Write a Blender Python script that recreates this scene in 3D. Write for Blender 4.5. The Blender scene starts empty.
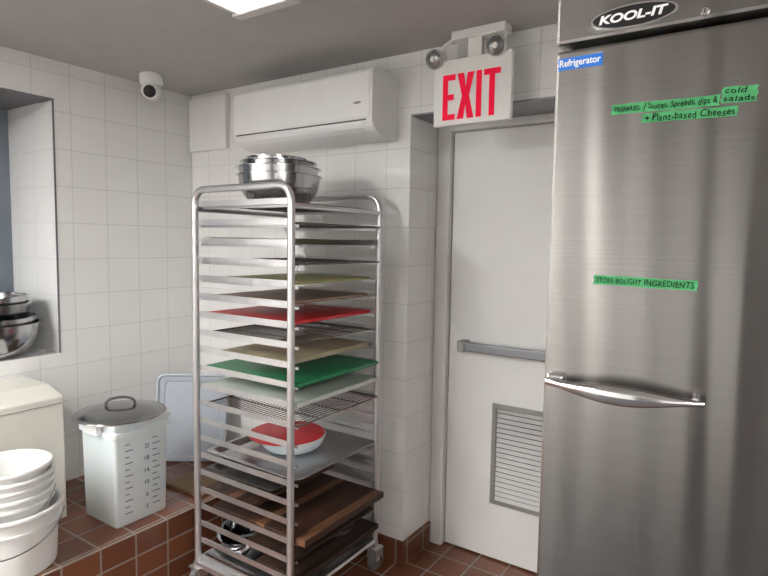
import bpy, bmesh, math, random
from mathutils import Vector, Matrix
random.seed(7)
SC=bpy.context.scene
COL=SC.collection
SC.view_settings.view_transform='Standard'
SC.view_settings.look='None'
SC.view_settings.exposure=0.2

# ---------------------------------------------------------------- materials
def base_mat(name):
    m=bpy.data.materials.new(name); m.use_nodes=True
    nt=m.node_tree; b=nt.nodes.get("Principled BSDF")
    return m,nt,b
def mat(name,col,rough=0.5,metal=0.0,var=0.06,scale=8.0,bump=0.0,bscale=60.0,spec=0.5,stretch=(1,1,1),trans=0.0,coat=0.0):
    m,nt,b=base_mat(name)
    tc=nt.nodes.new("ShaderNodeTexCoord"); mp=nt.nodes.new("ShaderNodeMapping")
    mp.inputs["Scale"].default_value=stretch
    nt.links.new(tc.outputs["Object"],mp.inputs[0])
    n=nt.nodes.new("ShaderNodeTexNoise"); n.inputs["Scale"].default_value=scale; n.inputs["Detail"].default_value=4
    nt.links.new(mp.outputs[0],n.inputs["Vector"])
    r=nt.nodes.new("ShaderNodeValToRGB")
    r.color_ramp.elements[0].position=0.3; r.color_ramp.elements[1].position=0.7
    r.color_ramp.elements[0].color=(*[max(0,c*(1-var)) for c in col],1)
    r.color_ramp.elements[1].color=(*[min(1,c*(1+var)) for c in col],1)
    nt.links.new(n.outputs["Fac"],r.inputs[0]); nt.links.new(r.outputs[0],b.inputs["Base Color"])
    b.inputs["Roughness"].default_value=rough; b.inputs["Metallic"].default_value=metal
    b.inputs["Specular IOR Level"].default_value=spec
    b.inputs["Transmission Weight"].default_value=trans
    b.inputs["Coat Weight"].default_value=coat
    if bump>0:
        n2=nt.nodes.new("ShaderNodeTexNoise"); n2.inputs["Scale"].default_value=bscale
        nt.links.new(mp.outputs[0],n2.inputs["Vector"])
        bp=nt.nodes.new("ShaderNodeBump"); bp.inputs["Strength"].default_value=bump; bp.inputs["Distance"].default_value=0.002
        nt.links.new(n2.outputs["Fac"],bp.inputs["Height"]); nt.links.new(bp.outputs[0],b.inputs["Normal"])
    return m
def tile_mat(name,ua,va,size,c1,c2,grout,mortar,rough,off=(0,0),bump=0.4,height=None,warp=0.0,auto=False):
    m,nt,b=base_mat(name)
    g=nt.nodes.new("ShaderNodeNewGeometry"); s=nt.nodes.new("ShaderNodeSeparateXYZ"); nt.links.new(g.outputs["Position"],s.inputs[0])
    c=nt.nodes.new("ShaderNodeCombineXYZ")
    if auto:
        sn=nt.nodes.new("ShaderNodeSeparateXYZ"); nt.links.new(g.outputs["True Normal"],sn.inputs[0])
        ab=nt.nodes.new("ShaderNodeMath"); ab.operation='ABSOLUTE'; nt.links.new(sn.outputs[0],ab.inputs[0])
        gt=nt.nodes.new("ShaderNodeMath"); gt.operation='GREATER_THAN'; gt.inputs[1].default_value=0.5; nt.links.new(ab.outputs[0],gt.inputs[0])
        xo=nt.nodes.new("ShaderNodeMath"); xo.operation='ADD'; xo.inputs[1].default_value=0.055; nt.links.new(s.outputs[0],xo.inputs[0])
        yo=nt.nodes.new("ShaderNodeMath"); yo.operation='ADD'; yo.inputs[1].default_value=0.09; nt.links.new(s.outputs[1],yo.inputs[0])
        df=nt.nodes.new("ShaderNodeMath"); df.operation='SUBTRACT'; nt.links.new(yo.outputs[0],df.inputs[0]); nt.links.new(xo.outputs[0],df.inputs[1])
        ml=nt.nodes.new("ShaderNodeMath"); ml.operation='MULTIPLY'; nt.links.new(df.outputs[0],ml.inputs[0]); nt.links.new(gt.outputs[0],ml.inputs[1])
        mxf=nt.nodes.new("ShaderNodeMath"); mxf.operation='ADD'; nt.links.new(xo.outputs[0],mxf.inputs[0]); nt.links.new(ml.outputs[0],mxf.inputs[1])
    for k,(ax,o) in enumerate(((ua,off[0]),(va,off[1]))):
        per=size if k==0 else (height or size)
        a=nt.nodes.new("ShaderNodeMath"); a.operation='ADD'; a.inputs[1].default_value=(0 if (auto and k==0) else o)+24*per
        nt.links.new(mxf.outputs[0] if (auto and k==0) else s.outputs[ax],a.inputs[0]); nt.links.new(a.outputs[0],c.inputs[k])
    br=nt.nodes.new("ShaderNodeTexBrick"); br.offset=0; br.squash=1
    br.inputs["Scale"].default_value=1; br.inputs["Brick Width"].default_value=size; br.inputs["Row Height"].default_value=height or size
    br.inputs["Mortar Size"].default_value=mortar; br.inputs["Mortar Smooth"].default_value=0.3
    br.inputs["Color1"].default_value=(*c1,1); br.inputs["Color2"].default_value=(*c2,1); br.inputs["Mortar"].default_value=(*grout,1)
    nt.links.new(c.outputs[0],br.inputs["Vector"])
    n=nt.nodes.new("ShaderNodeTexNoise"); n.inputs["Scale"].default_value=5; n.inputs["Detail"].default_value=5
    nt.links.new(g.outputs["Position"],n.inputs["Vector"])
    mr=nt.nodes.new("ShaderNodeMapRange"); mr.inputs[3].default_value=0.96; mr.inputs[4].default_value=1.04
    nt.links.new(n.outputs["Fac"],mr.inputs[0])
    mx=nt.nodes.new("ShaderNodeVectorMath"); mx.operation='SCALE'
    nt.links.new(br.outputs["Color"],mx.inputs[0]); nt.links.new(mr.outputs[0],mx.inputs["Scale"])
    nt.links.new(mx.outputs[0],b.inputs["Base Color"])
    rr=nt.nodes.new("ShaderNodeMapRange"); rr.inputs[3].default_value=rough; rr.inputs[4].default_value=0.8
    nt.links.new(br.outputs["Fac"],rr.inputs[0]); nt.links.new(rr.outputs[0],b.inputs["Roughness"])
    inv=nt.nodes.new("ShaderNodeMath"); inv.operation='SUBTRACT'; inv.inputs[0].default_value=1
    nt.links.new(br.outputs["Fac"],inv.inputs[1])
    bp=nt.nodes.new("ShaderNodeBump"); bp.inputs["Strength"].default_value=bump; bp.inputs["Distance"].default_value=0.002
    nt.links.new(inv.outputs[0],bp.inputs["Height"])
    if warp>0:
        n3=nt.nodes.new("ShaderNodeTexNoise"); n3.inputs["Scale"].default_value=7; n3.inputs["Detail"].default_value=1
        nt.links.new(g.outputs["Position"],n3.inputs["Vector"])
        b2=nt.nodes.new("ShaderNodeBump"); b2.inputs["Strength"].default_value=warp; b2.inputs["Distance"].default_value=0.01
        nt.links.new(n3.outputs["Fac"],b2.inputs["Height"]); nt.links.new(bp.outputs[0],b2.inputs["Normal"]); nt.links.new(b2.outputs[0],b.inputs["Normal"])
    else: nt.links.new(bp.outputs[0],b.inputs["Normal"])
    return m
def emis(name,col,st):
    m,nt,b=base_mat(name)
    b.inputs["Base Color"].default_value=(*[min(1,c) for c in col],1); b.inputs["Emission Color"].default_value=(*col,1); b.inputs["Emission Strength"].default_value=st
    return m
def wood_mat(name,cols,w=0.045,seed=0.0):
    m,nt,b=base_mat(name); N=nt.nodes.new; Lk=nt.links.new
    tc=N("ShaderNodeTexCoord"); s=N("ShaderNodeSeparateXYZ"); Lk(tc.outputs["Object"],s.inputs[0])
    d=N("ShaderNodeMath"); d.operation='DIVIDE'; d.inputs[1].default_value=w; Lk(s.outputs[0],d.inputs[0])
    fl=N("ShaderNodeMath"); fl.operation='FLOOR'; Lk(d.outputs[0],fl.inputs[0])
    ad=N("ShaderNodeMath"); ad.operation='ADD'; ad.inputs[1].default_value=seed; Lk(fl.outputs[0],ad.inputs[0])
    wn=N("ShaderNodeTexWhiteNoise"); wn.noise_dimensions='1D'; Lk(ad.outputs[0],wn.inputs["W"])
    r=N("ShaderNodeValToRGB"); r.color_ramp.interpolation='CONSTANT'
    r.color_ramp.elements[0].color=(*cols[0],1); r.color_ramp.elements[0].position=0
    r.color_ramp.elements[1].color=(*cols[-1],1); r.color_ramp.elements[1].position=1-1/len(cols)
    for i,cc in enumerate(cols[1:-1]):
        e=r.color_ramp.elements.new((i+1)/len(cols)); e.color=(*cc,1)
    Lk(wn.outputs["Value"],r.inputs[0])
    mp2=N("ShaderNodeMapping"); mp2.inputs["Scale"].default_value=(60,4,60); Lk(tc.outputs["Object"],mp2.inputs[0])
    n=N("ShaderNodeTexNoise"); n.inputs["Scale"].default_value=2; n.inputs["Detail"].default_value=5; Lk(mp2.outputs[0],n.inputs["Vector"])
    mr=N("ShaderNodeMapRange"); mr.inputs[3].default_value=0.6; mr.inputs[4].default_value=1.4; Lk(n.outputs["Fac"],mr.inputs[0])
    mx=N("ShaderNodeVectorMath"); mx.operation='SCALE'; Lk(r.outputs[0],mx.inputs[0]); Lk(mr.outputs[0],mx.inputs["Scale"])
    Lk(mx.outputs[0],b.inputs["Base Color"]); b.inputs["Roughness"].default_value=0.5; b.inputs["Specular IOR Level"].default_value=0.3
    return m

WT1,WT2,GR=(0.86,0.855,0.84),(0.845,0.84,0.825),(0.61,0.60,0.585)
M_tileX=tile_mat("white_wall_tile",0,2,0.178,WT1,WT2,GR,0.0018,0.05,off=(0.0,0.0),warp=0.22,auto=True)
M_tileY=M_tileX
QT1,QT2,QG=(0.20,0.072,0.035),(0.135,0.048,0.026),(0.27,0.23,0.195)
M_quarryZ=tile_mat("quarry_tile_floor",0,1,0.152,QT1,QT2,QG,0.0045,0.25,off=(0.015,0.03))
M_quarryX=tile_mat("quarry_tile_side",1,2,0.152,QT1,QT2,QG,0.0045,0.25,off=(0.03,0.0),height=0.1)
M_quarryY=tile_mat("quarry_tile_back",0,2,0.152,QT1,QT2,QG,0.0045,0.25,off=(0.015,0.02))
M_ceil=mat("ceiling_grey_paint",(0.47,0.462,0.45),0.85,var=0.03,bump=0.15)
M_paint=mat("white_door_paint",(0.85,0.848,0.835),0.4,var=0.03,scale=3)
M_frame=mat("white_frame_paint",(0.83,0.825,0.81),0.4,var=0.03)
M_plas=mat("white_plastic",(0.86,0.86,0.85),0.35,var=0.02)
M_pail=mat("white_pail_plastic",(0.78,0.78,0.76),0.3,var=0.03)
M_cream=mat("cream_plastic",(0.70,0.69,0.62),0.45,var=0.04)
M_cambro=mat("translucent_poly",(0.78,0.79,0.80),0.35,var=0.03); M_cambro.node_tree.nodes["Principled BSDF"].inputs["Subsurface Weight"].default_value=0.2
M_alu=mat("aluminium",(0.80,0.80,0.81),0.42,1.0,var=0.05,scale=20)
M_rail=mat("aluminium_rail",(0.66,0.66,0.67),0.33,0.9,var=0.05,scale=20)
M_alud=mat("aluminium_pan",(0.50,0.50,0.51),0.38,1.0,var=0.15,scale=9)
M_pand=mat("darkened_pan",(0.16,0.15,0.14),0.45,0.9,var=0.25,scale=9)
M_steel=mat("polished_steel",(0.54,0.54,0.55),0.17,1.0,var=0.05)
M_lid=mat("lid_steel",(0.27,0.275,0.28),0.16,1.0,var=0.12)
M_chrome=mat("chrome",(0.80,0.80,0.81),0.12,1.0,var=0.02)
M_black=mat("black_plastic",(0.012,0.012,0.012),0.4,spec=0.3)
M_dark=mat("dark_grey",(0.07,0.07,0.075),0.5)
M_mat=mat("reflect_mat_grey",(0.055,0.055,0.058),0.7,bump=0.3)
M_reflect_door=mat("reflect_door_grey",(0.17,0.165,0.16),0.5)
M_edge=mat("grey_edge_trim",(0.16,0.16,0.17),0.5)
M_wire=mat("dark_wire",(0.18,0.165,0.15),0.4,0.8)
M_greym=mat("grey_bar",(0.25,0.26,0.28),0.4,0.5)
M_vent=mat("grey_vent",(0.30,0.295,0.285),0.45,0.3)
M_red=mat("red_board",(0.56,0.011,0.02),0.45)
M_green=mat("green_board",(0.015,0.22,0.085),0.45)
M_white=mat("white_board",(0.56,0.60,0.55),0.5)
M_olive=mat("olive_board",(0.30,0.29,0.12),0.55,var=0.2)
M_tan=mat("tan_board",(0.34,0.31,0.20),0.55,var=0.2)
M_brown=mat("brown_board",(0.25,0.165,0.12),0.5,var=0.2)
M_walnut=wood_mat("walnut",((0.035,0.017,0.012),(0.09,0.039,0.022),(0.05,0.024,0.016),(0.17,0.079,0.041),(0.065,0.028,0.017)),w=0.043,seed=3.0)
M_darkwood=wood_mat("dark_wood",((0.05,0.028,0.02),(0.03,0.017,0.012)))
M_cardb=mat("cardboard",(0.22,0.14,0.075),0.8)
M_blue=mat("pale_grey_lid",(0.46,0.50,0.56),0.4,var=0.04)
M_exit=mat("exit_red",(0.78,0.01,0.05),0.6,var=0.02,spec=0.1)
M_exit.node_tree.nodes["Principled BSDF"].inputs["Emission Color"].default_value=(0.9,0.01,0.05,1)
M_exit.node_tree.nodes["Principled BSDF"].inputs["Emission Strength"].default_value=0.2
M_exitp=mat("exit_panel",(0.83,0.83,0.80),0.45,var=0.02)
M_hous=mat("fixture_housing",(0.62,0.62,0.60),0.45,var=0.02)
M_tape=mat("green_tape",(0.065,0.31,0.12),0.6,var=0.18,scale=60,bump=0.5,bscale=150,spec=0.2)
M_ink=mat("ink",(0.005,0.008,0.006),0.8,spec=0.1)
M_lblue=mat("blue_label",(0.01,0.15,0.58),0.4)
M_wtxt=mat("white_lettering",(0.90,0.90,0.90),0.5)
M_gtxt=mat("grey_lettering",(0.06,0.07,0.10),0.5)
M_rubber=mat("grey_rubber",(0.14,0.14,0.14),0.6)
M_glassb=mat("window_grey",(0.16,0.19,0.23),0.2)
M_seam=mat("shadow_seam",(0.10,0.10,0.10),0.6)
M_lens=mat("lamp_lens",(0.20,0.20,0.20),0.10,0.4)
M_bulb=mat("lamp_bulb",(0.75,0.75,0.72),0.3)
LC=(1.0,0.992,0.97)
M_diff=emis("diffuser_light",LC,54.0)
M_diff2=emis("diffuser_light_visible",LC,1.5)
def stainless():
    m,nt,b=base_mat("brushed_stainless")
    tc=nt.nodes.new("ShaderNodeTexCoord"); mp=nt.nodes.new("ShaderNodeMapping"); mp.inputs["Scale"].default_value=(0.6,1,260)
    nt.links.new(tc.outputs["Object"],mp.inputs[0])
    n=nt.nodes.new("ShaderNodeTexNoise"); n.inputs["Scale"].default_value=3; n.inputs["Detail"].default_value=3
    nt.links.new(mp.outputs[0],n.inputs["Vector"])
    n2=nt.nodes.new("ShaderNodeTexNoise"); n2.inputs["Scale"].default_value=3.5; n2.inputs["Detail"].default_value=3
    nt.links.new(tc.outputs["Object"],n2.inputs["Vector"])
    r=nt.nodes.new("ShaderNodeMapRange"); r.inputs[3].default_value=0.20; r.inputs[4].default_value=0.27
    nt.links.new(n2.outputs["Fac"],r.inputs[0]); nt.links.new(r.outputs[0],b.inputs["Roughness"])
    c=nt.nodes.new("ShaderNodeValToRGB"); c.color_ramp.elements[0].position=0.3;c.color_ramp.elements[1].position=0.7
    c.color_ramp.elements[0].color=(0.275,0.268,0.258,1); c.color_ramp.elements[1].color=(0.315,0.306,0.295,1)
    nt.links.new(n.outputs["Fac"],c.inputs[0]); nt.links.new(c.outputs[0],b.inputs["Base Color"])
    b.inputs["Metallic"].default_value=1; b.inputs["Anisotropic"].default_value=0.85; b.inputs["Anisotropic Rotation"].default_value=0.25
    tg=nt.nodes.new("ShaderNodeTangent"); tg.direction_type='RADIAL'; tg.axis='Z'; nt.links.new(tg.outputs[0],b.inputs["Tangent"])
    mpw=nt.nodes.new("ShaderNodeMapping"); mpw.inputs["Scale"].default_value=(11,1,0.8); nt.links.new(tc.outputs["Object"],mpw.inputs[0])
    nw=nt.nodes.new("ShaderNodeTexNoise"); nw.inputs["Scale"].default_value=1.0; nw.inputs["Detail"].default_value=1; nt.links.new(mpw.outputs[0],nw.inputs["Vector"])
    bw=nt.nodes.new("ShaderNodeBump"); bw.inputs["Strength"].default_value=0.9; bw.inputs["Distance"].default_value=0.009; nt.links.new(nw.outputs["Fac"],bw.inputs["Height"])
    bp=nt.nodes.new("ShaderNodeBump"); bp.inputs["Strength"].default_value=0.03; bp.inputs["Distance"].default_value=0.0004
    nt.links.new(n.outputs["Fac"],bp.inputs["Height"]); nt.links.new(bw.outputs[0],bp.inputs["Normal"]); nt.links.new(bp.outputs[0],b.inputs["Normal"])
    return m
M_ss=stainless()

# ---------------------------------------------------------------- mesh helpers (world coords)
def root_of(o):
    while o.parent: o=o.parent
    return o
def finish(name,bm,material,parent=None,bevel=0,smooth=False,segs=2):
    bmesh.ops.recalc_face_normals(bm,faces=bm.faces)
    me=bpy.data.meshes.new(name); bm.to_mesh(me); bm.free()
    if material: me.materials.append(material)
    o=bpy.data.objects.new(name,me); COL.objects.link(o)
    if parent:
        me.transform(Matrix.Translation(-root_of(parent).location)); o.parent=parent
    if smooth:
        for p in me.polygons: p.use_smooth=True
        md=o.modifiers.new("es","EDGE_SPLIT"); md.split_angle=math.radians(40)
    if bevel>0:
        md=o.modifiers.new("bv","BEVEL"); md.width=bevel; md.segments=segs; md.limit_method='ANGLE'; md.angle_limit=math.radians(40)
    return o
def base_origin(o):
    me=o.data; xs=[v.co for v in me.vertices]
    mn=Vector([min(v[i] for v in xs) for i in range(3)]); mx=Vector([max(v[i] for v in xs) for i in range(3)])
    c=Vector(((mn.x+mx.x)/2,(mn.y+mx.y)/2,mn.z)); me.transform(Matrix.Translation(-c)); o.location=c; return o
def bm_box(bm,a,b):
    x0,y0,z0=a;x1,y1,z1=b
    v=[bm.verts.new(p) for p in((x0,y0,z0),(x1,y0,z0),(x1,y1,z0),(x0,y1,z0),(x0,y0,z1),(x1,y0,z1),(x1,y1,z1),(x0,y1,z1))]
    for f in((0,1,2,3),(4,5,6,7),(0,1,5,4),(1,2,6,5),(2,3,7,6),(3,0,4,7)): bm.faces.new([v[i] for i in f])
def box(name,a,b,material,parent=None,bevel=0):
    bm=bmesh.new(); bm_box(bm,a,b); return finish(name,bm,material,parent,bevel)
def boxes(name,lst,material,parent=None,bevel=0):
    bm=bmesh.new()
    for a,b in lst: bm_box(bm,a,b)
    return finish(name,bm,material,parent,bevel)
def bm_tube(bm,pts,r,segs=8,cap=True):
    pts=[Vector(p) for p in pts]; n=len(pts); rings=[]
    t0=(pts[1]-pts[0]).normalized()
    up=Vector((0,0,1)) if abs(t0.z)<0.9 else Vector((1,0,0))
    u=t0.cross(up).normalized(); prev=t0
    for i,p in enumerate(pts):
        if i==0:t=(pts[1]-pts[0])
        elif i==n-1:t=(pts[-1]-pts[-2])
        else:t=(pts[i+1]-p).normalized()+(p-pts[i-1]).normalized()
        t.normalize()
        ax=prev.cross(t)
        if ax.length>1e-6: u=Matrix.Rotation(prev.angle(t),3,ax.normalized())@u
        prev=t; w=t.cross(u).normalized()
        rings.append([bm.verts.new(p+u*math.cos(2*math.pi*j/segs)*r+w*math.sin(2*math.pi*j/segs)*r) for j in range(segs)])
    k=segs
    for i in range(n-1):
        for j in range(k): bm.faces.new((rings[i][j],rings[i][(j+1)%k],rings[i+1][(j+1)%k],rings[i+1][j]))
    if cap:
        bm.faces.new(rings[0][::-1]); bm.faces.new(rings[-1])
def tube(name,pts,r,material,parent=None,segs=10,**k):
    bm=bmesh.new(); bm_tube(bm,pts,r,segs,**k); return finish(name,bm,material,parent,smooth=True)
def bm_lathe(bm,prof,c,segs=40,axis='Z'):
    rings=[]
    for r,z in prof:
        ring=[]
        if r<1e-5: v=bm.verts.new((0,0,z)); ring=[v]*segs
        else:
            for j in range(segs):
                a=2*math.pi*j/segs; ring.append(bm.verts.new((r*math.cos(a),r*math.sin(a),z)))
        rings.append(ring)
    nv=[v for ring in rings for v in dict.fromkeys(ring)]
    for i in range(len(rings)-1):
        A,B=rings[i],rings[i+1]
        for j in range(segs):
            q=list(dict.fromkeys((A[j],A[(j+1)%segs],B[(j+1)%segs],B[j])))
            if len(q)>=3: bm.faces.new(q)
    M=Matrix.Translation(Vector(c))
    if isinstance(axis,Matrix): M=M@axis
    elif axis=='Y-': M=M@Matrix.Rotation(math.pi/2,4,'X')
    elif axis=='X': M=M@Matrix.Rotation(math.pi/2,4,'Y')
    bmesh.ops.transform(bm,matrix=M,verts=nv)
def lathe(name,prof,c,material,parent=None,segs=40,axis='Z'):
    bm=bmesh.new(); bm_lathe(bm,prof,c,segs,axis); return finish(name,bm,material,parent,smooth=True)
def rloop(bm,cx,cy,hx,hy,rad,z,k=5):
    out=[]
    for sx,sy,a0 in((1,1,0),(-1,1,90),(-1,-1,180),(1,-1,270)):
        for j in range(k):
            a=math.radians(a0+90*j/(k-1)); out.append(bm.verts.new((cx+sx*(hx-rad)+rad*math.cos(a),cy+sy*(hy-rad)+rad*math.sin(a),z)))
    return out
def loft(name,c,loops,material,parent=None,cap0=True,cap1=True,smooth=True):
    bm=bmesh.new(); rs=[rloop(bm,c[0],c[1],hx,hy,rad,z) for hx,hy,rad,z in loops]
    for A,B in zip(rs,rs[1:]):
        n=len(A)
        for j in range(n): bm.faces.new((A[j],A[(j+1)%n],B[(j+1)%n],B[j]))
    if cap0: bm.faces.new(rs[0][::-1])
    if cap1: bm.faces.new(rs[-1])
    return finish(name,bm,material,parent,smooth=smooth)
def prismX(name,prof,x0,x1,material,parent=None,bevel=0,smooth=False):
    bm=bmesh.new(); A=[bm.verts.new((x0,y,z)) for y,z in prof]; B=[bm.verts.new((x1,y,z)) for y,z in prof]
    n=len(A)
    for j in range(n): bm.faces.new((A[j],A[(j+1)%n],B[(j+1)%n],B[j]))
    bm.faces.new(A); bm.faces.new(B[::-1]); return finish(name,bm,material,parent,bevel,smooth)
def prismY(name,prof,y0,y1,material,parent=None,bevel=0):
    bm=bmesh.new(); A=[bm.verts.new((x,y0,z)) for x,z in prof]; B=[bm.verts.new((x,y1,z)) for x,z in prof]
    n=len(A)
    for j in range(n): bm.faces.new((A[j],A[(j+1)%n],B[(j+1)%n],B[j]))
    bm.faces.new(A); bm.faces.new(B[::-1]); return finish(name,bm,material,parent,bevel)
def text(name,s,center,w,h,material,parent,facing='Y-',bold=0.0,shear=0.0,tilt=0.0,depth=0.0004,wob=0.0):
    c=bpy.data.curves.new(name,"FONT"); c.body=s; c.size=1; c.offset=bold; c.extrude=0.01; c.shear=shear
    if wob>0: c.space_character=1.08
    o=bpy.data.objects.new(name,c); COL.objects.link(o); bpy.context.view_layer.update()
    dg=bpy.context.evaluated_depsgraph_get(); me=bpy.data.meshes.new_from_object(o.evaluated_get(dg))
    bpy.data.objects.remove(o); bpy.data.curves.remove(c)
    if wob>0:
        for v in me.vertices:
            x,y=v.co.x,v.co.y
            v.co.y+=wob*(math.sin(x*2.1+1)+0.9*math.sin(x*4.7)); v.co.x+=wob*(0.9*math.sin(y*3.5+x*3.1))
    xs=[v.co.x for v in me.vertices]; ys=[v.co.y for v in me.vertices]
    sx=w/(max(xs)-min(xs)); sy=h/(max(ys)-min(ys)); cx=(max(xs)+min(xs))/2; cy=(max(ys)+min(ys))/2
    S=Matrix.Diagonal((sx,sy,depth/0.01,1))@Matrix.Translation((-cx,-cy,0))
    if facing=='Y-': Rm=Matrix.Rotation(math.pi/2,4,'X')
    elif facing=='X': Rm=Matrix.Rotation(math.pi/2,4,'Z')@Matrix.Rotation(math.pi/2,4,'X')
    me.transform(Matrix.Translation(Vector(center))@Rm@Matrix.Rotation(tilt,4,'Z')@S)
    me.materials.clear(); me.materials.append(material); me.name=name
    ob=bpy.data.objects.new(name,me); COL.objects.link(ob)
    if parent: me.transform(Matrix.Translation(-root_of(parent).location)); ob.parent=parent
    return ob
def thing(name,label,cat,loc,group=None):
    e=bpy.data.objects.new(name,None); e.location=loc; e.empty_display_size=0.1; COL.objects.link(e)
    e["label"]=label; e["category"]=cat
    if group: e["group"]=group
    return e
def tag(o,label,cat,group=None):
    o["label"]=label; o["category"]=cat
    if group:o["group"]=group
    return base_origin(o)
def struct(o): o["kind"]="structure"; return o

# ---------------------------------------------------------------- room
XL,YA,YD,XR,ZC=-2.875,2.226,2.515,-1.354,2.375
XE,YB=1.9,-2.7
RR=-0.33
WY0,WY1,WZ0,WZ1=0.25,1.43,0.96,2.19
struct(box("floor",(XL-0.1,YB,-0.1),(XE,YD+0.1,0),M_quarryZ))
struct(box("ceiling",(XL-0.1,YB-0.1,ZC),(XE+0.1,YD+0.1,ZC+0.1),M_ceil))
struct(boxes("wall_left",[((XL-0.1,YB,0),(XL,WY0,ZC)),((XL-0.1,WY1,0),(XL,YA+0.1,ZC)),((XL-0.1,WY0,0),(XL,WY1,WZ0)),((XL-0.1,WY0,WZ1),(XL,WY1,ZC))],M_tileX))
NX=-3.34
struct(boxes("wall_niche",[((NX,WY1,WZ0),(XL-0.1,WY1+0.08,WZ1)),((NX,WY0-0.08,WZ0),(XL-0.1,WY0,WZ1))],M_tileY))
struct(box("wall_niche_sill",(NX,WY0-0.08,WZ0-0.08),(XL-0.1,WY1+0.08,WZ0),M_plas))
struct(box("wall_niche_head",(NX,WY0-0.08,WZ1),(XL-0.1,WY1+0.08,WZ1+0.08),M_edge))
struct(box("window_1",(NX-0.05,WY0-0.08,WZ0-0.08),(NX,WY1+0.08,WZ1+0.08),M_glassb))
struct(boxes("trim_1",[((XL-0.004,WY1-0.004,WZ0),(XL+0.002,WY1+0.003,WZ1)),((XL-0.004,WY0,WZ1-0.004),(XL+0.002,WY1+0.003,WZ1+0.003))],M_edge))
struct(boxes("trim_2",[((XL-0.12,WY0,WZ1-0.006),(XL,WY1-0.006,WZ1))],M_edge))
struct(boxes("wall_back",[((XL-0.1,YA,0),(XR,YD+0.1,ZC)),((XR,YA,2.105),(RR,YD+0.1,ZC)),((RR,YA,0),(XE,YD+0.1,ZC))],M_tileY))
struct(box("wall_return",(XR-0.004,YA+0.001,0),(XR+0.002,YD,2.105),M_tileX))
DX0,DX1,DZ=-1.278,-0.41,2.063
struct(boxes("wall_recess",[((XR,YD,0),(DX0-0.07,YD+0.1,2.105)),((DX1+0.07,YD,0),(RR,YD+0.1,2.105)),((DX0-0.07,YD,DZ+0.04),(DX1+0.07,YD+0.1,2.105))],M_tileY))
struct(boxes("wall_right",[((XE,YB,0),(XE+0.1,YD+0.1,ZC))],M_tileX))
struct(box("wall_front",(XL-0.1,YB-0.1,0),(XE+0.1,YB,ZC),M_tileY))
struct(box("added_reflect_door",(-0.10,YB,0),(0.80,YB+0.04,2.05),M_reflect_door))  # added grey door behind the camera, unseen, only for the refrigerator to reflect
struct(box("trim_3",(XR+0.002,YA+0.002,2.099),(RR,YD,2.106),M_greym))
struct(box("trim_4",(XL,YB,0),(-2.13,YA,0.30),M_quarryZ))
struct(box("trim_5",(-2.13,YB,0),(-2.118,YA,0.299),M_quarryX))
BH=0.115
struct(box("baseboard_back",(-2.118,YA-0.012,0),(XR+0.014,YA,BH),M_quarryY,bevel=0.003))
struct(box("baseboard_return",(XR+0.002,YA,0),(XR+0.014,YD-0.04,BH),M_quarryX,bevel=0.003))
struct(boxes("trim_6",[((DX0-0.072,YD-0.035,0),(DX0-0.004,YD+0.06,DZ+0.04)),((DX1+0.004,YD-0.035,0),(DX1+0.072,YD+0.06,DZ+0.04)),((DX0-0.004,YD-0.035,DZ+0.004),(DX1+0.004,YD+0.06,DZ+0.04))],M_frame,bevel=0.004))
struct(boxes("trim_7",[((DX0-0.004,YD+0.055,0),(DX1+0.004,YD+0.065,DZ+0.004))],M_seam))
door=struct(boxes("door_1",[((DX0,YD,0.008),(DX1,YD+0.045,DZ))],M_paint,bevel=0.002))
VX0,VX1,VZ0,VZ1=-1.035,-0.645,0.285,0.775
bm=bmesh.new()
bm_box(bm,(VX0,YD-0.012,VZ0),(VX0+0.022,YD,VZ1));bm_box(bm,(VX1-0.022,YD-0.012,VZ0),(VX1,YD,VZ1))
bm_box(bm,(VX0+0.022,YD-0.012,VZ0),(VX1-0.022,YD,VZ0+0.022));bm_box(bm,(VX0+0.022,YD-0.012,VZ1-0.022),(VX1-0.022,YD,VZ1))
n=19
for i in range(n):
    z=VZ0+0.03+(VZ1-VZ0-0.06)*i/(n-1)
    vs=[bm.verts.new(p) for p in((VX0+0.02,YD-0.011,z-0.009),(VX1-0.02,YD-0.011,z-0.009),(VX1-0.02,YD-0.002,z+0.008),(VX0+0.02,YD-0.002,z+0.008))]
    bm.faces.new(vs)
vent=finish("louvre_vent",bm,M_vent,None); vent.parent=door; vent["label"]="grey metal louvred vent grille"
vb=box("vent_backing",(VX0+0.01,YD-0.0015,VZ0+0.01),(VX1-0.01,YD-0.0005,VZ1-0.01),M_dark); vb.parent=door
pb=boxes("push_bar",[((-1.17,YD-0.064,1.018),(-0.50,YD-0.03,1.060)),((-1.17,YD-0.03,1.022),(-1.10,YD,1.056)),((-0.56,YD-0.03,1.022),(-0.50,YD,1.056))],M_greym,bevel=0.005); pb.parent=door; pb["label"]="grey metal horizontal push bar"
for xa,xb in((-1.205,-1.165),(-0.505,-0.455)):
    ec=box("push_bar_end_cap",(xa,YD-0.068,1.012),(xb,YD,1.066),M_vent,None,0.006); ec.parent=door; ec["label"]="grey end housing of push bar"

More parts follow.
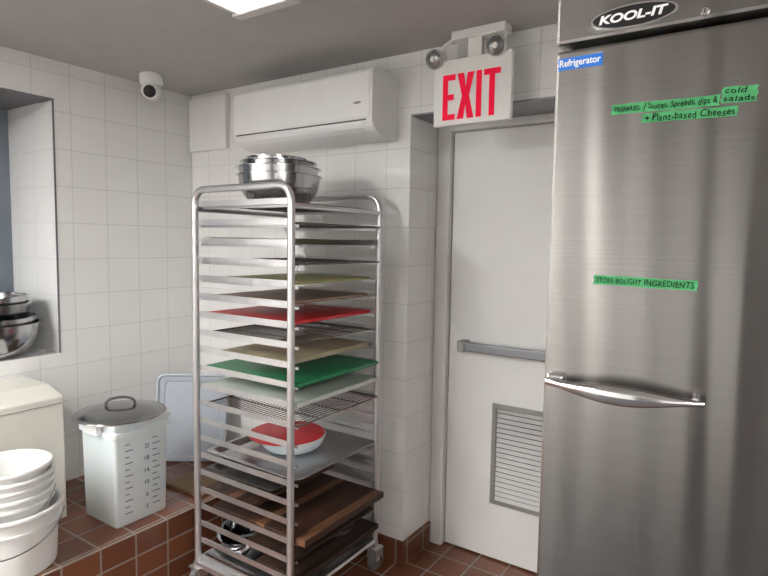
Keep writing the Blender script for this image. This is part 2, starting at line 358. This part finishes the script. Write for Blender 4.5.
# ---------------------------------------------------------------- ceiling lights
def fixture(x0,y0,x1,y1,m,label):
    t=thing("ceiling_light",label,"ceiling light",((x0+x1)/2,(y0+y1)/2,ZC))
    box("housing",(x0,y0,ZC-0.035),(x1,y1,ZC),M_hous,t,0.004)
    box("diffuser",(x0+0.035,y0+0.045,ZC-0.042),(x1-0.035,y1-0.045,ZC-0.035),m,t,0.002)
    box("end_cap",(x0+0.001,y1-0.042,ZC-0.045),(x1-0.001,y1-0.001,ZC-0.035),M_hous,t,0.002)
    box("end_cap",(x0+0.001,y0+0.001,ZC-0.045),(x1-0.001,y0+0.042,ZC-0.035),M_hous,t,0.002)
    return t
fixture(-1.64,0.40,-1.345,1.49,M_diff2,"long white ceiling light above the pan rack")
fixture(1.0,-1.4,1.4,-0.1,M_diff,"long white lit ceiling light panel")
fixture(-2.3,-2.55,-1.8,-1.5,M_diff,"long white lit ceiling light panel")
fixture(-2.3,-1.2,-1.9,0.0,M_diff,"long white lit ceiling light panel")
tag(box("added_reflect_mat",(-1.8,-2.4,0.0005),(0.9,0.75,0.012),M_mat,None,0.003),"added dark grey mat, unseen, for the refrigerator to reflect","floor mat")  # added mat out of view: neutral refrigerator reflection, less red floor bounce

# ---------------------------------------------------------------- refrigerator
FX0,FX1,FY=-0.305,0.42,0.96
fr=thing("refrigerator","tall brushed stainless steel single-door commercial refrigerator","refrigerator",(0.06,1.36,0))
box("body",(FX0+0.004,FY+0.06,0.16),(FX1-0.004,1.76,2.04),M_ss,fr,0.004)
for x in(FX0+0.05,FX1-0.05):
    for y in(1.07,1.70):
        c=lathe("caster",[(0,-0.02),(0.05,-0.02),(0.06,-0.012),(0.06,0.012),(0.05,0.02),(0,0.02)],(x,y,0.06),M_rubber,fr,24,'X')
        box("caster_fork",(x-0.03,y-0.03,0.10),(x+0.03,y+0.03,0.16),M_alu,c,0.003)
box("header_panel",(FX0,FY-0.004,1.857),(FX1,FY+0.06,2.04),M_ss,fr,0.006)
fd=box("door",(FX0,FY,0.30),(FX1,FY+0.052,1.849),M_ss,fr,0.006)
box("gasket",(FX0+0.012,FY+0.052,0.31),(FX1-0.012,FY+0.06,1.84),M_dark,fd)
box("kick_panel",(FX0,FY+0.01,0.16),(FX1,FY+0.06,0.29),M_ss,fr,0.004)
hz=1.303
hd=box("handle_mount",(FX0+0.010,FY-0.018,hz-0.009),(FX0+0.038,FY,hz+0.011),M_chrome,fd,0.004)
bm=bmesh.new()
N=28
rings=[]
for i in range(N+1):
    t=i/N; x=-0.294+0.234*t
    w=0.0045+0.0115*math.sin(math.pi*min(1,t*1.02))**1.6
    if t<0.12: w=max(w,0.0065)
    y=FY-0.020-0.016*math.sin(math.pi*t)**0.8
    z=hz-0.001-0.003*math.sin(math.pi*t)
    th=0.005+0.005*math.sin(math.pi*t)
    rings.append([bm.verts.new((x,y+th*math.cos(2*math.pi*j/14),z+w*math.sin(2*math.pi*j/14))) for j in range(14)])
for A,B in zip(rings,rings[1:]):
    for j in range(14): bm.faces.new((A[j],A[(j+1)%14],B[(j+1)%14],B[j]))
bm.faces.new(rings[0]);bm.faces.new(rings[-1][::-1])
hl=finish("handle",bm,M_chrome,fd,smooth=True); hl["label"]="curved chrome lever handle"
lathe("handle_tip_post",[(0,0),(0.006,0),(0.006,0.022),(0,0.022)],(-0.072,FY,hz),M_chrome,fd,16,'Y-')
def oval(name,cx,cz,a,b,y0,y1,m,parent):
    return prismY(name,[(cx+a*math.cos(2*math.pi*i/48),cz+b*math.sin(2*math.pi*i/48)) for i in range(48)],y0,y1,m,parent)
bx,bz=-0.187,1.8815
bd=oval("badge",bx,bz,0.062,0.0175,FY-0.0075,FY-0.004,M_chrome,fr); bd["label"]="black oval brand badge with chrome rim"
oval("badge_face",bx,bz,0.0585,0.0150,FY-0.0085,FY-0.0075,M_black,bd)
text("badge_lettering","KOOL-IT",(bx,FY-0.0092,bz),0.098,0.0135,M_wtxt,bd,bold=0.035,shear=0.2)
kl=lathe("key_lock",[(0,0),(0.0065,0),(0.0065,0.003),(0.0045,0.005),(0,0.005)],(-0.090,FY-0.004,1.868),M_chrome,fr,20,'Y-')
box("key_slot",(-0.0907,FY-0.0095,1.8650),(-0.0893,FY-0.0088,1.8710),M_black,kl)
lb=box("label_sticker",(-0.300,FY-0.0012,1.8165),(-0.230,FY,1.8355),M_lblue,fr); lb["label"]="blue label strip with white lettering"
text("label_lettering","Refrigerator",((-0.300-0.230)/2,FY-0.0018,1.8255),0.065,0.0145,M_wtxt,lb,bold=0.015)
def tape(x0,z0,x1,z1,h,lines,nm="tape_label"):
    L=math.hypot(x1-x0,z1-z0); a=math.atan2(z1-z0,x1-x0)
    pts=[]
    loc=[(0,-h/2),(L*0.3,-h*0.47),(L*0.6,-h*0.53),(L,-h/2),(L-0.0015,-h/4),(L+0.001,0),(L-0.001,h/4),(L+0.0008,h/2),(L*0.7,h*0.47),(L*0.35,h*0.53),(0.001,h/2),(-0.001,h/4),(0.0012,0),(-0.0006,-h/4)]
    for u,v in loc: pts.append((x0+u*math.cos(a)-v*math.sin(a),z0+u*math.sin(a)+v*math.cos(a)))
    o=prismY(nm,pts,FY-0.0008,FY,M_tape,fr); o["label"]="bright green tape strip with black handwriting"
    for s,u0,u1,hh in lines:
        u=(u0+u1)/2*L; cx=x0+u*math.cos(a); cz=z0+u*math.sin(a)
        text("handwriting",s,(cx,FY-0.0012,cz),(u1-u0)*L,hh,M_ink,o,shear=0.05,tilt=a,bold=0.003,wob=0.045)
    return o
tape(-0.213,1.744,-0.065,1.742,0.0150,[("PREPARED",0.03,0.28,0.0088),("/",0.315,0.34,0.013),("Sauces, Spreads, dips &",0.36,0.98,0.0130)])
tape(-0.063,1.7475,-0.020,1.7465,0.022,[("cold\nsalads",0.06,0.94,0.0195)])
tape(-0.168,1.7265,-0.042,1.7245,0.0140,[("+",0.03,0.09,0.0065),("Plant-based Cheeses",0.12,0.97,0.0125)])
tape(-0.2285,1.4755,-0.079,1.4735,0.0150,[("STORE-BOUGHT",0.03,0.48,0.0104),("INGREDIENTS",0.51,0.97,0.0112)])

# ---------------------------------------------------------------- exit sign
SX0,SX1,SY=-1.167,-0.832,2.10
ex=thing("exit_sign","white exit sign with red letters and twin emergency lamp heads","exit sign",(-1.0,2.15,ZC))
p=box("panel",(SX0,SY,2.008),(SX1,SY+0.022,2.268),M_exitp,ex,0.004)
box("canopy",(-1.09,SY-0.01,2.338),(-0.86,SY+0.06,ZC),M_exitp,ex,0.006)
box("stem",(-1.02,SY+0.002,2.262),(-0.96,SY+0.022,2.342),M_exitp,ex,0.003)
ly0,ly1=SY-0.003,SY
zb,zt=2.030,2.208; st=0.022
def rect(x0,z0,x1,z1): return ((x0,ly0,z0),(x1,ly1,z1))
x=-1.124; w=0.055
boxes("letter_e",[rect(x,zb,x+st,zt),rect(x+st,zb,x+w,zb+st),rect(x+st,zt-st,x+w,zt),rect(x+st,(zb+zt)/2-st/2,x+w-0.006,(zb+zt)/2+st/2)],M_exit,p)
x=-1.059; w=0.072
c0=st*1.25; xm=x+w/2; zm=(zb+zt)/2
pts=[(x,zb),(x+c0,zb),(xm,zm-0.03),(x+w-c0,zb),(x+w,zb),(xm+c0*0.55,zm),(x+w,zt),(x+w-c0,zt),(xm,zm+0.03),(x+c0,zt),(x,zt),(xm-c0*0.55,zm)]
prismY("letter_x",pts,ly0,ly1,M_exit,p)
x=-0.977
box("letter_i",(x,ly0,zb),(x+st,ly1,zt),M_exit,p)
x=-0.945; w=0.068
boxes("letter_t",[rect(x,zt-st,x+w,zt),rect(x+w/2-st/2,zb,x+w/2+st/2,zt-st)],M_exit,p)
def head(x,z,dirx):
    d=Vector((dirx,-1,-0.25)).normalized()
    rot=Vector((0,0,1)).rotation_difference(d).to_matrix().to_4x4()
    s=0.88
    def P(l): return [(a*s,b*s) for a,b in l]
    h=lathe("lamp_head",P([(0,-0.05),(0.02,-0.048),(0.036,-0.03),(0.043,0),(0.045,0.018),(0.041,0.02),(0.0,0.02)]),(x,SY-0.005,z),M_exitp,ex,32,rot)
    lathe("lamp_rim",P([(0.0405,0.0202),(0.0445,0.0202),(0.0435,0.026),(0.039,0.026)]),(x,SY-0.005,z),M_vent,h,32,rot)
    lathe("lamp_lens",P([(0.039,0.0205),(0.036,0.026),(0.02,0.032),(0,0.034)]),(x,SY-0.005,z),M_lens,h,32,rot)
    lathe("lamp_bulb_cap",P([(0.0,0.0345),(0.013,0.0340),(0.012,0.037),(0,0.038)]),(x,SY-0.005,z),M_bulb,h,20,rot)
    return h
head(-1.155,2.278,-0.1); head(-0.893,2.288,0.1)
tube("lamp_arm",[(-1.09,SY+0.025,2.355),(-1.135,SY+0.025,2.335),(-1.148,SY+0.03,2.29)],0.009,M_exitp,ex)
tube("lamp_arm",[(-0.87,SY+0.025,2.345),(-0.886,SY+0.03,2.30)],0.009,M_exitp,ex)

# ---------------------------------------------------------------- air conditioner
ac=thing("air_conditioner","white wall-mounted split air conditioner unit on tiled wall","air conditioner",(-1.85,YA,1.99))
AX0,AX1=-2.275,-1.42
prismX("body",[(YA,1.995),(YA,2.268),(2.07,2.280),(2.045,2.278),(2.028,2.268),(2.020,2.25),(2.018,2.06),(2.022,2.045),(2.032,2.028),(2.055,2.012),(2.085,2.002),(2.13,1.994)],AX0,AX1,M_plas,ac,0.003)
prismX("front_panel",[(2.0195,2.064),(2.0205,2.258),(2.016,2.257),(2.0145,2.25),(2.0135,2.066)],AX0+0.004,AX1-0.012,M_plas,ac,0.002)
prismX("louvre_flap",[(2.0185,2.052),(2.022,2.050),(2.034,2.029),(2.056,2.013),(2.085,2.0035),(2.083,2.0000),(2.052,2.0095),(2.030,2.025),(2.0205,2.040)],AX0+0.04,AX1-0.05,M_plas,ac,0.001)
prismX("air_slot",[(2.0170,2.0530),(2.0195,2.0530),(2.0195,2.0590),(2.0165,2.0590)],AX0+0.02,AX1-0.03,M_seam,ac)
oval("brand_mark",AX1-0.075,2.13,0.020,0.005,2.012,2.0140,M_vent,ac)
cp=tag(box("wall_cover_panel",(-2.86,YA-0.030,2.045),(-2.545,YA,2.345),M_plas,None,0.003),"flat white cover panel on the tiled wall","panel")

# ---------------------------------------------------------------- security camera
cx,cy=-2.675,1.825
sc=thing("security_camera","white dome security camera with black lens on ceiling","security camera",(cx,cy,ZC))
lathe("base",[(0,0),(0.052,0),(0.057,-0.006),(0.057,-0.045),(0.05,-0.056),(0,-0.056)],(cx,cy,ZC),M_plas,sc)
d=Vector((0.85,-1,-0.35)).normalized(); rot=Vector((0,0,1)).rotation_difference(d).to_matrix().to_4x4()
prof=[(0,-0.05)]+[(0.05*math.sin(a),-0.05*math.cos(a)) for a in [math.pi*k/14 for k in range(1,11)]]+[(0.030,0.036),(0,0.036)]
ey=lathe("eyeball",prof,(cx,cy,ZC-0.085),M_plas,sc,36,rot)
lathe("lens",[(0.031,0.034),(0.030,0.040),(0.018,0.044),(0,0.045)],(cx,cy,ZC-0.085),M_black,ey,30,rot)

# ---------------------------------------------------------------- pan rack
RX0,RX1,RY0,RY1=-1.975,-1.435,1.54,2.11
rk=thing("pan_rack","tall aluminium sheet pan rack on casters holding boards and pans","pan rack",((RX0+RX1)/2,(RY0+RY1)/2,0))
TOPZ=1.735; hr=0.0145; R0=0.06
def uframe(y):
    pts=[(RX0,y,0.13)]
    pts.append((RX0,y,TOPZ-R0))
    for k in range(1,9):
        a=math.pi-(math.pi/2)*k/8; pts.append((RX0+R0+R0*math.cos(a),y,TOPZ-R0+R0*math.sin(a)))
    for k in range(0,9):
        a=math.pi/2-(math.pi/2)*k/8; pts.append((RX1-R0+R0*math.cos(a),y,TOPZ-R0+R0*math.sin(a)))
    pts.append((RX1,y,0.13))
    return tube("upright_frame",pts,hr,M_rail,rk,12)
uframe(RY0); uframe(RY1)
for x,z in((RX0,1.655),(RX1,TOPZ-0.075),(RX0,0.145),(RX1,0.145)):
    tube("cross_bar",[(x,RY0,z),(x,RY1,z)],0.0105,M_rail,rk,8)
Z=[0.145+0.0762*k for k in range(21)]
for k,z in enumerate(Z):
    for y,s in((RY0+hr-0.006,1),(RY1-hr+0.006,-1)):
        ya,yb=sorted((y,y+s*0.030)); yc,yd=sorted((y,y+s*0.003))
        ye,yf=sorted((y+s*0.030,y+s*0.027))
        boxes("rail",[((RX0-0.004,ya,z-0.003),(RX1+0.004,yb,z)),((RX0-0.004,yc,z),(RX1+0.004,yd,z+0.020)),((RX0-0.004,ye,z-0.012),(RX1+0.004,yf,z-0.003))],M_rail,rk)
for y in(RY0,RY1):
    box("base_frame",(RX0-0.012,y-0.014,0.115),(RX1+0.012,y+0.014,0.14),M_rail,rk,0.002)
    for x in(RX0,RX1):
        c=lathe("caster",[(0,-0.016),(0.045,-0.016),(0.055,-0.012),(0.058,0),(0.055,0.012),(0.045,0.016),(0,0.016)],(x,y+0.012,0.058),M_rubber,rk,28,'X')
        boxes("caster_fork",[((x-0.026,y-0.02,0.055),(x-0.021,y+0.028,0.112)),((x+0.021,y-0.02,0.055),(x+0.026,y+0.028,0.112)),((x-0.03,y-0.028,0.108),(x+0.03,y+0.03,0.116))],M_alu,c,0.001)
        lathe("caster_hub",[(0,-0.0285),(0.012,-0.0285),(0.012,0.0285),(0,0.0285)],(x,y+0.012,0.058),M_steel,c,16,'X')
IY0,IY1=RY0+hr+0.004,RY1-hr-0.004
def board(k,m,label,x0=-1.95,x1=-1.425,y0=IY0,y1=IY1,th=0.012,name="cutting_board"):
    o=box(name,(x0,y0,Z[k]+0.0005),(x1,y1,Z[k]+th),m,None,0.003)
    return tag(o,label,"cutting board")
def wire(k,label,x0=-1.95,x1=-1.455,group=None):
    bm=bmesh.new(); z=Z[k]+0.004
    bm_tube(bm,[(x0,IY0,z),(x1,IY0,z),(x1,IY1,z),(x0,IY1,z),(x0,IY0,z)],0.0032,6)
    nx=26
    for i in range(1,nx):
        x=x0+(x1-x0)*i/nx; bm_tube(bm,[(x,IY0,z+0.003),(x,IY1,z+0.003)],0.0018,5)
    for i in(1,2,3):
        y=IY0+(IY1-IY0)*i/4; bm_tube(bm,[(x0,y,z),(x1,y,z)],0.0025,5)
    o=finish("wire_cooling_rack",bm,M_wire,None,smooth=True); return tag(o,label,"cooling rack",group)
def pan(k,label,x0=-1.955,x1=-1.415,m=M_alud):
    cx=(x0+x1)/2; cy=(IY0+IY1)/2; hx=(x1-x0)/2; hyy=(IY1-IY0)/2
    b=Z[k]+0.001
    o=loft("sheet_pan",(cx,cy),[(hx-0.036,hyy-0.036,0.024,b),(hx-0.012,hyy-0.012,0.028,b+0.022),(hx,hyy,0.03,b+0.022),(hx,hyy,0.03,b+0.025),(hx-0.014,hyy-0.014,0.028,b+0.025),(hx-0.036,hyy-0.036,0.024,b+0.0025)],m)
    return tag(o,label,"sheet pan")
G="wire cooling racks on the pan rack"
wire(20,"silver wire cooling rack below the stacked bowls",group=G)
wire(19,"dark wire cooling rack near rack top",x1=-1.42,group=G)
pan(18,"aluminium sheet pan on upper rack level")
wire(17,"dark wire cooling rack on upper rack level",x1=-1.42,group=G)
board(16,M_olive,"olive green worn cutting board on rack",x0=-1.90,x1=-1.47,th=0.012)
board(15,M_brown,"brown cutting board on pan rack",x0=-1.93,x1=-1.48,th=0.012)
board(14,M_red,"bright red plastic cutting board on rack",x0=-1.955,x1=-1.465,th=0.014)
wire(13,"dark wire cooling rack below red board",x1=-1.46,group=G)
board(12,M_tan,"tan worn cutting board on pan rack",x0=-1.84,x1=-1.47,th=0.02)
board(11,M_green,"green plastic cutting board on rack",x0=-1.955,x1=-1.415,th=0.015)
board(10,M_white,"pale greenish white cutting board on rack",x0=-1.94,x1=-1.415,th=0.018)
wire(9,"dark wire cooling rack above red bowl",x1=-1.42,group=G)
pan(6,"large aluminium sheet pan holding a bowl")
def bowl_prof(r,h,rim=0.012,t=0.0025):
    out=[(0,0),(r*0.42,0)]
    for k in range(1,9):
        a=k/8; out.append((r*(0.42+0.58*math.sin(a*math.pi/2)**0.9),h*(1-math.cos(a*math.pi/2))**1.0))
    out+= [(r+rim,h),(r+rim,h+0.003),(r-t,h+0.003)]
    inner=[]
    for k in range(8,0,-1):
        a=k/8; inner.append((max(0,r*(0.42+0.58*math.sin(a*math.pi/2)**0.9)-t),t+(h-t)*(1-math.cos(a*math.pi/2))))
    return out+inner+[(r*0.42,t),(0,t)]
BX,BY,BZ=-1.705,1.84,Z[6]+0.004
bb=thing("mixing_bowl","white bowl with flat red lid on sheet pan","bowl",(BX,BY,BZ))
lathe("bowl",bowl_prof(0.145,0.066,rim=0.006),(BX,BY,BZ),M_cambro,bb)
lathe("lid",[(0,0.0),(0.166,0.0),(0.168,0.002),(0.166,0.004),(0,0.004)],(BX-0.022,BY-0.010,BZ+0.0695),M_red,bb)
board(3,M_walnut,"striped walnut butcher block board on rack",x0=-1.90,x1=-1.375,th=0.028,name="wooden_board")
board(4,M_walnut,"walnut board resting at rack level above",x0=-1.955,x1=-1.66,th=0.015,name="wooden_board")
board(1,M_darkwood,"dark stained wooden board low on rack",x0=-1.64,x1=-1.40,th=0.022,name="wooden_board")
board(2,M_darkwood,"thin dark wooden board low on rack",x0=-1.70,x1=-1.43,th=0.014,name="wooden_board")
pan(0,"aluminium sheet pan on lowest rack level")
pan(5,"dark used sheet pan above the wooden boards",x0=-1.955,x1=-1.55,m=M_pand)
SG="small bowls on the lowest pan"
for (x,y,r,h) in((-1.835,1.69,0.118,0.095),(-1.825,1.935,0.115,0.095),(-1.585,1.69,0.10,0.055),(-1.585,1.93,0.10,0.055)):
    tag(lathe("mixing_bowl",bowl_prof(r,h,0.008),(x,y,Z[0]+0.0045),M_steel),"small stainless steel bowl on lowest pan","bowl",SG)
tag(lathe("mixing_bowl",bowl_prof(0.095,0.075,0.008),(-1.845,1.69,Z[0]+0.0045+0.045),M_lid),"small darker steel bowl nested in another bowl","bowl",SG)
tag(lathe("mixing_bowl",bowl_prof(0.090,0.065,0.008),(-1.83,1.935,Z[0]+0.0045+0.05),M_steel),"small steel bowl nested in another bowl","bowl",SG)
tag(lathe("mixing_bowl",bowl_prof(0.085,0.040,0.008),(-1.54,1.70,Z[2]+0.0145),M_steel),"shallow steel bowl on thin dark board","bowl")
tag(lathe("mixing_bowl",bowl_prof(0.080,0.035,0.008),(-1.52,1.92,Z[1]+0.0225),M_alud),"shallow metal bowl on dark wooden board","bowl")
bx_,by_=-1.745,1.80
T0=Z[20]+0.009
SR="bowls stacked on rack top"
tag(lathe("mixing_bowl",bowl_prof(0.172,0.125,0.010),(bx_,by_,T0),M_steel),"large stainless steel bowl on rack top","bowl",SR)
tag(lathe("mixing_bowl",bowl_prof(0.168,0.115,0.014),(bx_-0.004,by_,T0+0.042),M_steel),"stainless steel bowl nested in bowl stack","bowl",SR)
tag(lathe("mixing_bowl",bowl_prof(0.150,0.10,0.014),(bx_-0.014,by_+0.01,T0+0.083),M_lid),"darker steel bowl at top of stack","bowl",SR)
tag(lathe("mixing_bowl",bowl_prof(0.120,0.09,0.010),(bx_-0.026,by_+0.01,T0+0.112),M_steel),"smaller steel bowl at top of stack","bowl",SR)

# ---------------------------------------------------------------- bowls on the sill
zs=WZ0
SB="bowls stacked on window sill"
tag(lathe("mixing_bowl",bowl_prof(0.215,0.16,0.012),(-3.03,1.175,zs),M_steel),"large stainless steel bowl on window sill","bowl",SB)
tag(lathe("mixing_bowl",bowl_prof(0.207,0.15,0.012),(-3.035,1.17,zs+0.04),M_steel),"stainless steel bowl nested on window sill","bowl",SB)
tag(lathe("mixing_bowl",bowl_prof(0.19,0.13,0.012),(-3.04,1.165,zs+0.125),M_lid),"stainless bowl at top of sill stack","bowl",SB)
tag(lathe("mixing_bowl",bowl_prof(0.18,0.11,0.012),(-3.035,1.165,zs+0.180),M_steel),"small stainless bowl at top of sill stack","bowl",SB)

# ---------------------------------------------------------------- cream bin on platform
cb=thing("storage_bin","cream plastic storage bin with sloped lid against tiled wall","storage bin",(-2.65,1.0,0.30))
bm=bmesh.new()
prof=[(-2.865,0.30),(-2.865,0.880),(-2.62,0.880),(-2.495,0.845),(-2.495,0.30)]
A=[bm.verts.new((x,0.62,z)) for x,z in prof];B=[bm.verts.new((x,1.25,z)) for x,z in prof]
for j in range(5): bm.faces.new((A[j],A[(j+1)%5],B[(j+1)%5],B[j]))
bm.faces.new(A);bm.faces.new(B[::-1])
finish("bin_body",bm,M_cream,cb,0.006,segs=3)
box("lid_seam",(-2.4955,0.63,0.815),(-2.4935,1.24,0.818),M_vent,cb)

# ---------------------------------------------------------------- buckets
ux,uy=-2.290,0.938
def bucket(z,h,label,r=0.132,rb=0.112,handle=False,ribs=False,dx=0,dy=0):
    X,Y=ux+dx,uy+dy
    t=thing("bucket",label,"bucket",(X,Y,z),"nested white buckets")
    pr=[(0,0),(rb-0.004,0),(rb,0.004)]
    if ribs: pr+=[(r-0.006,h-0.062),(r+0.005,h-0.062),(r+0.005,h-0.057),(r-0.004,h-0.056)]
    pr+=[(r-0.001,h-0.016),(r+0.008,h-0.016),(r+0.011,h-0.012),(r+0.011,h-0.004),(r+0.008,h),(r-0.001,h),(r-0.003,h-0.004),(r-0.006,h-0.03),(rb-0.004,0.006),(0,0.006)]
    lathe("pail",pr,(X,Y,z),M_pail,t,64)
    if handle:
        pts=[]
        for k in range(25):
            a=math.pi*k/24
            lx=math.cos(a)*(r+0.016)
            dd=Vector((0.60,0.80,0)); nn=Vector((0.80,-0.60,0))
            pts.append(Vector((X,Y,z+h-0.035))+dd*lx+nn*(math.sin(a)*(r+0.02))+Vector((0,0,-math.sin(a)*0.09)))
        tube("bail_handle",pts,0.0028,M_steel,t,6)
    return t
bucket(0.30,0.235,"wide white plastic bucket at bottom of nested stack",r=0.165,rb=0.150,handle=True,ribs=True)
for i,(dx,dy) in enumerate(((0,0),(0.003,-0.002),(-0.003,0.002),(0.002,0.003),(-0.002,-0.002))):
    bucket(0.315+0.032*i,0.250,"white plastic bucket nested in the stack",r=0.138,rb=0.112,dx=dx,dy=dy,handle=(i==2))

# ---------------------------------------------------------------- square container and pot lid
kx,ky,kz=-2.335,1.432,0.30
HS=1.14
ct=thing("food_container","translucent white square food container with measuring marks","food container",(kx,ky,kz))
lp=[(0.118,0.118,0.012,0),(0.123,0.123,0.014,0.008),(0.129,0.129,0.016,0.34),(0.139,0.139,0.02,0.343),(0.139,0.139,0.02,0.362),(0.131,0.131,0.018,0.364),(0.132,0.132,0.018,0.382),(0.144,0.144,0.022,0.384),(0.144,0.144,0.022,0.397),(0.127,0.127,0.018,0.397),(0.115,0.115,0.016,0.015)]
loft("container_body",(kx,ky),[(a,b,c_,kz+d_*HS) for a,b,c_,d_ in lp],M_cambro,ct)
for sy in(-1,1):
    box("side_handle",(kx-0.055,ky+sy*0.150-0.014,kz+0.350*HS),(kx+0.055,ky+sy*0.150+0.014,kz+0.397*HS),M_cambro,ct,0.006)
def facex(z): return kx+0.123+0.006*((z-kz)/HS-0.008)/0.332+0.0006
for i in range(12):
    z=kz+0.050+i*0.0275
    for y0,w in((ky-0.080,0.034 if i%2==0 else 0.020),(ky+0.050,0.036 if i%2==0 else 0.022)):
        box("measuring_mark",(facex(z)-0.001,y0,z),(facex(z)+0.0005,y0+w,z+0.0035),M_gtxt,ct)
for i,n_ in enumerate(("2","6","10","14","18","22")):
    z=kz+0.050+i*0.055+0.0015
    text("measuring_numbers",n_,(facex(z)+0.001,ky+0.022,z),0.021 if len(n_)>1 else 0.011,0.019,M_gtxt,ct,'X',depth=0.0006)
lidz=kz+0.397*HS
lx,ly=kx-0.015,ky-0.01
pl=thing("pot_lid","round dark steel pot lid with loop handle on container","pot lid",(lx,ly,lidz))
lathe("lid_dome",[(0,0.030),(0.05,0.028),(0.12,0.019),(0.168,0.006),(0.180,0.0),(0.190,0.002),(0.192,0.003),(0.190,0.007),(0.182,0.006),(0.169,0.012),(0.12,0.026),(0.05,0.035),(0,0.037)],(lx,ly,lidz),M_lid,pl,56)
hp=[]
for k in range(13):
    a=math.pi*k/12; hp.append((lx+0.036*math.cos(a),ly+0.048*math.cos(a),lidz+0.034+0.038*math.sin(a)**0.6))
tube("loop_handle",hp,0.0065,M_dark,pl,8)

# ---------------------------------------------------------------- pale lid leaning in the corner, cardboard
lid=loft("plastic_lid",(0,0),[(0.18,0.225,0.03,0),(0.195,0.24,0.04,0.003),(0.195,0.24,0.04,0.022),(0.186,0.231,0.035,0.024),(0.178,0.223,0.03,0.012),(0.155,0.20,0.03,0.010),(0.150,0.195,0.03,0.004)],M_blue)
lid["label"]="pale blue-grey rectangular plastic lid with raised rim against wall"; lid["category"]="lid"
lid.rotation_euler=(math.radians(80),0,math.radians(36)); lid.location=(-2.615,2.005,0.30+0.24)
cbx=boxes("cardboard_sheet",[((-2.43,1.70,0.3005),(-2.16,1.90,0.318))],M_cardb,None,0.003)
tag(cbx,"flat brown cardboard lying on the tiled platform","cardboard")

# ---------------------------------------------------------------- world + camera
w=bpy.data.worlds.new("w"); SC.world=w; w.use_nodes=True
w.node_tree.nodes["Background"].inputs[0].default_value=(0.5,0.6,0.75,1); w.node_tree.nodes["Background"].inputs[1].default_value=0.3
cd=bpy.data.cameras.new("camera"); cam=bpy.data.objects.new("camera",cd); COL.objects.link(cam)
r=Vector((.83159,.55519,.01597)); dn=Vector((.05738,-.05728,-.99671)); f0=Vector((-.55245,.82977,-.07949))
m=Matrix(((r.x,-dn.x,-f0.x,0),(r.y,-dn.y,-f0.y,0),(r.z,-dn.z,-f0.z,1.53),(0,0,0,1)))
cam.matrix_world=m
cd.sensor_width=36; cd.lens=568.4/768*36; cd.clip_start=0.02
SC.camera=cam
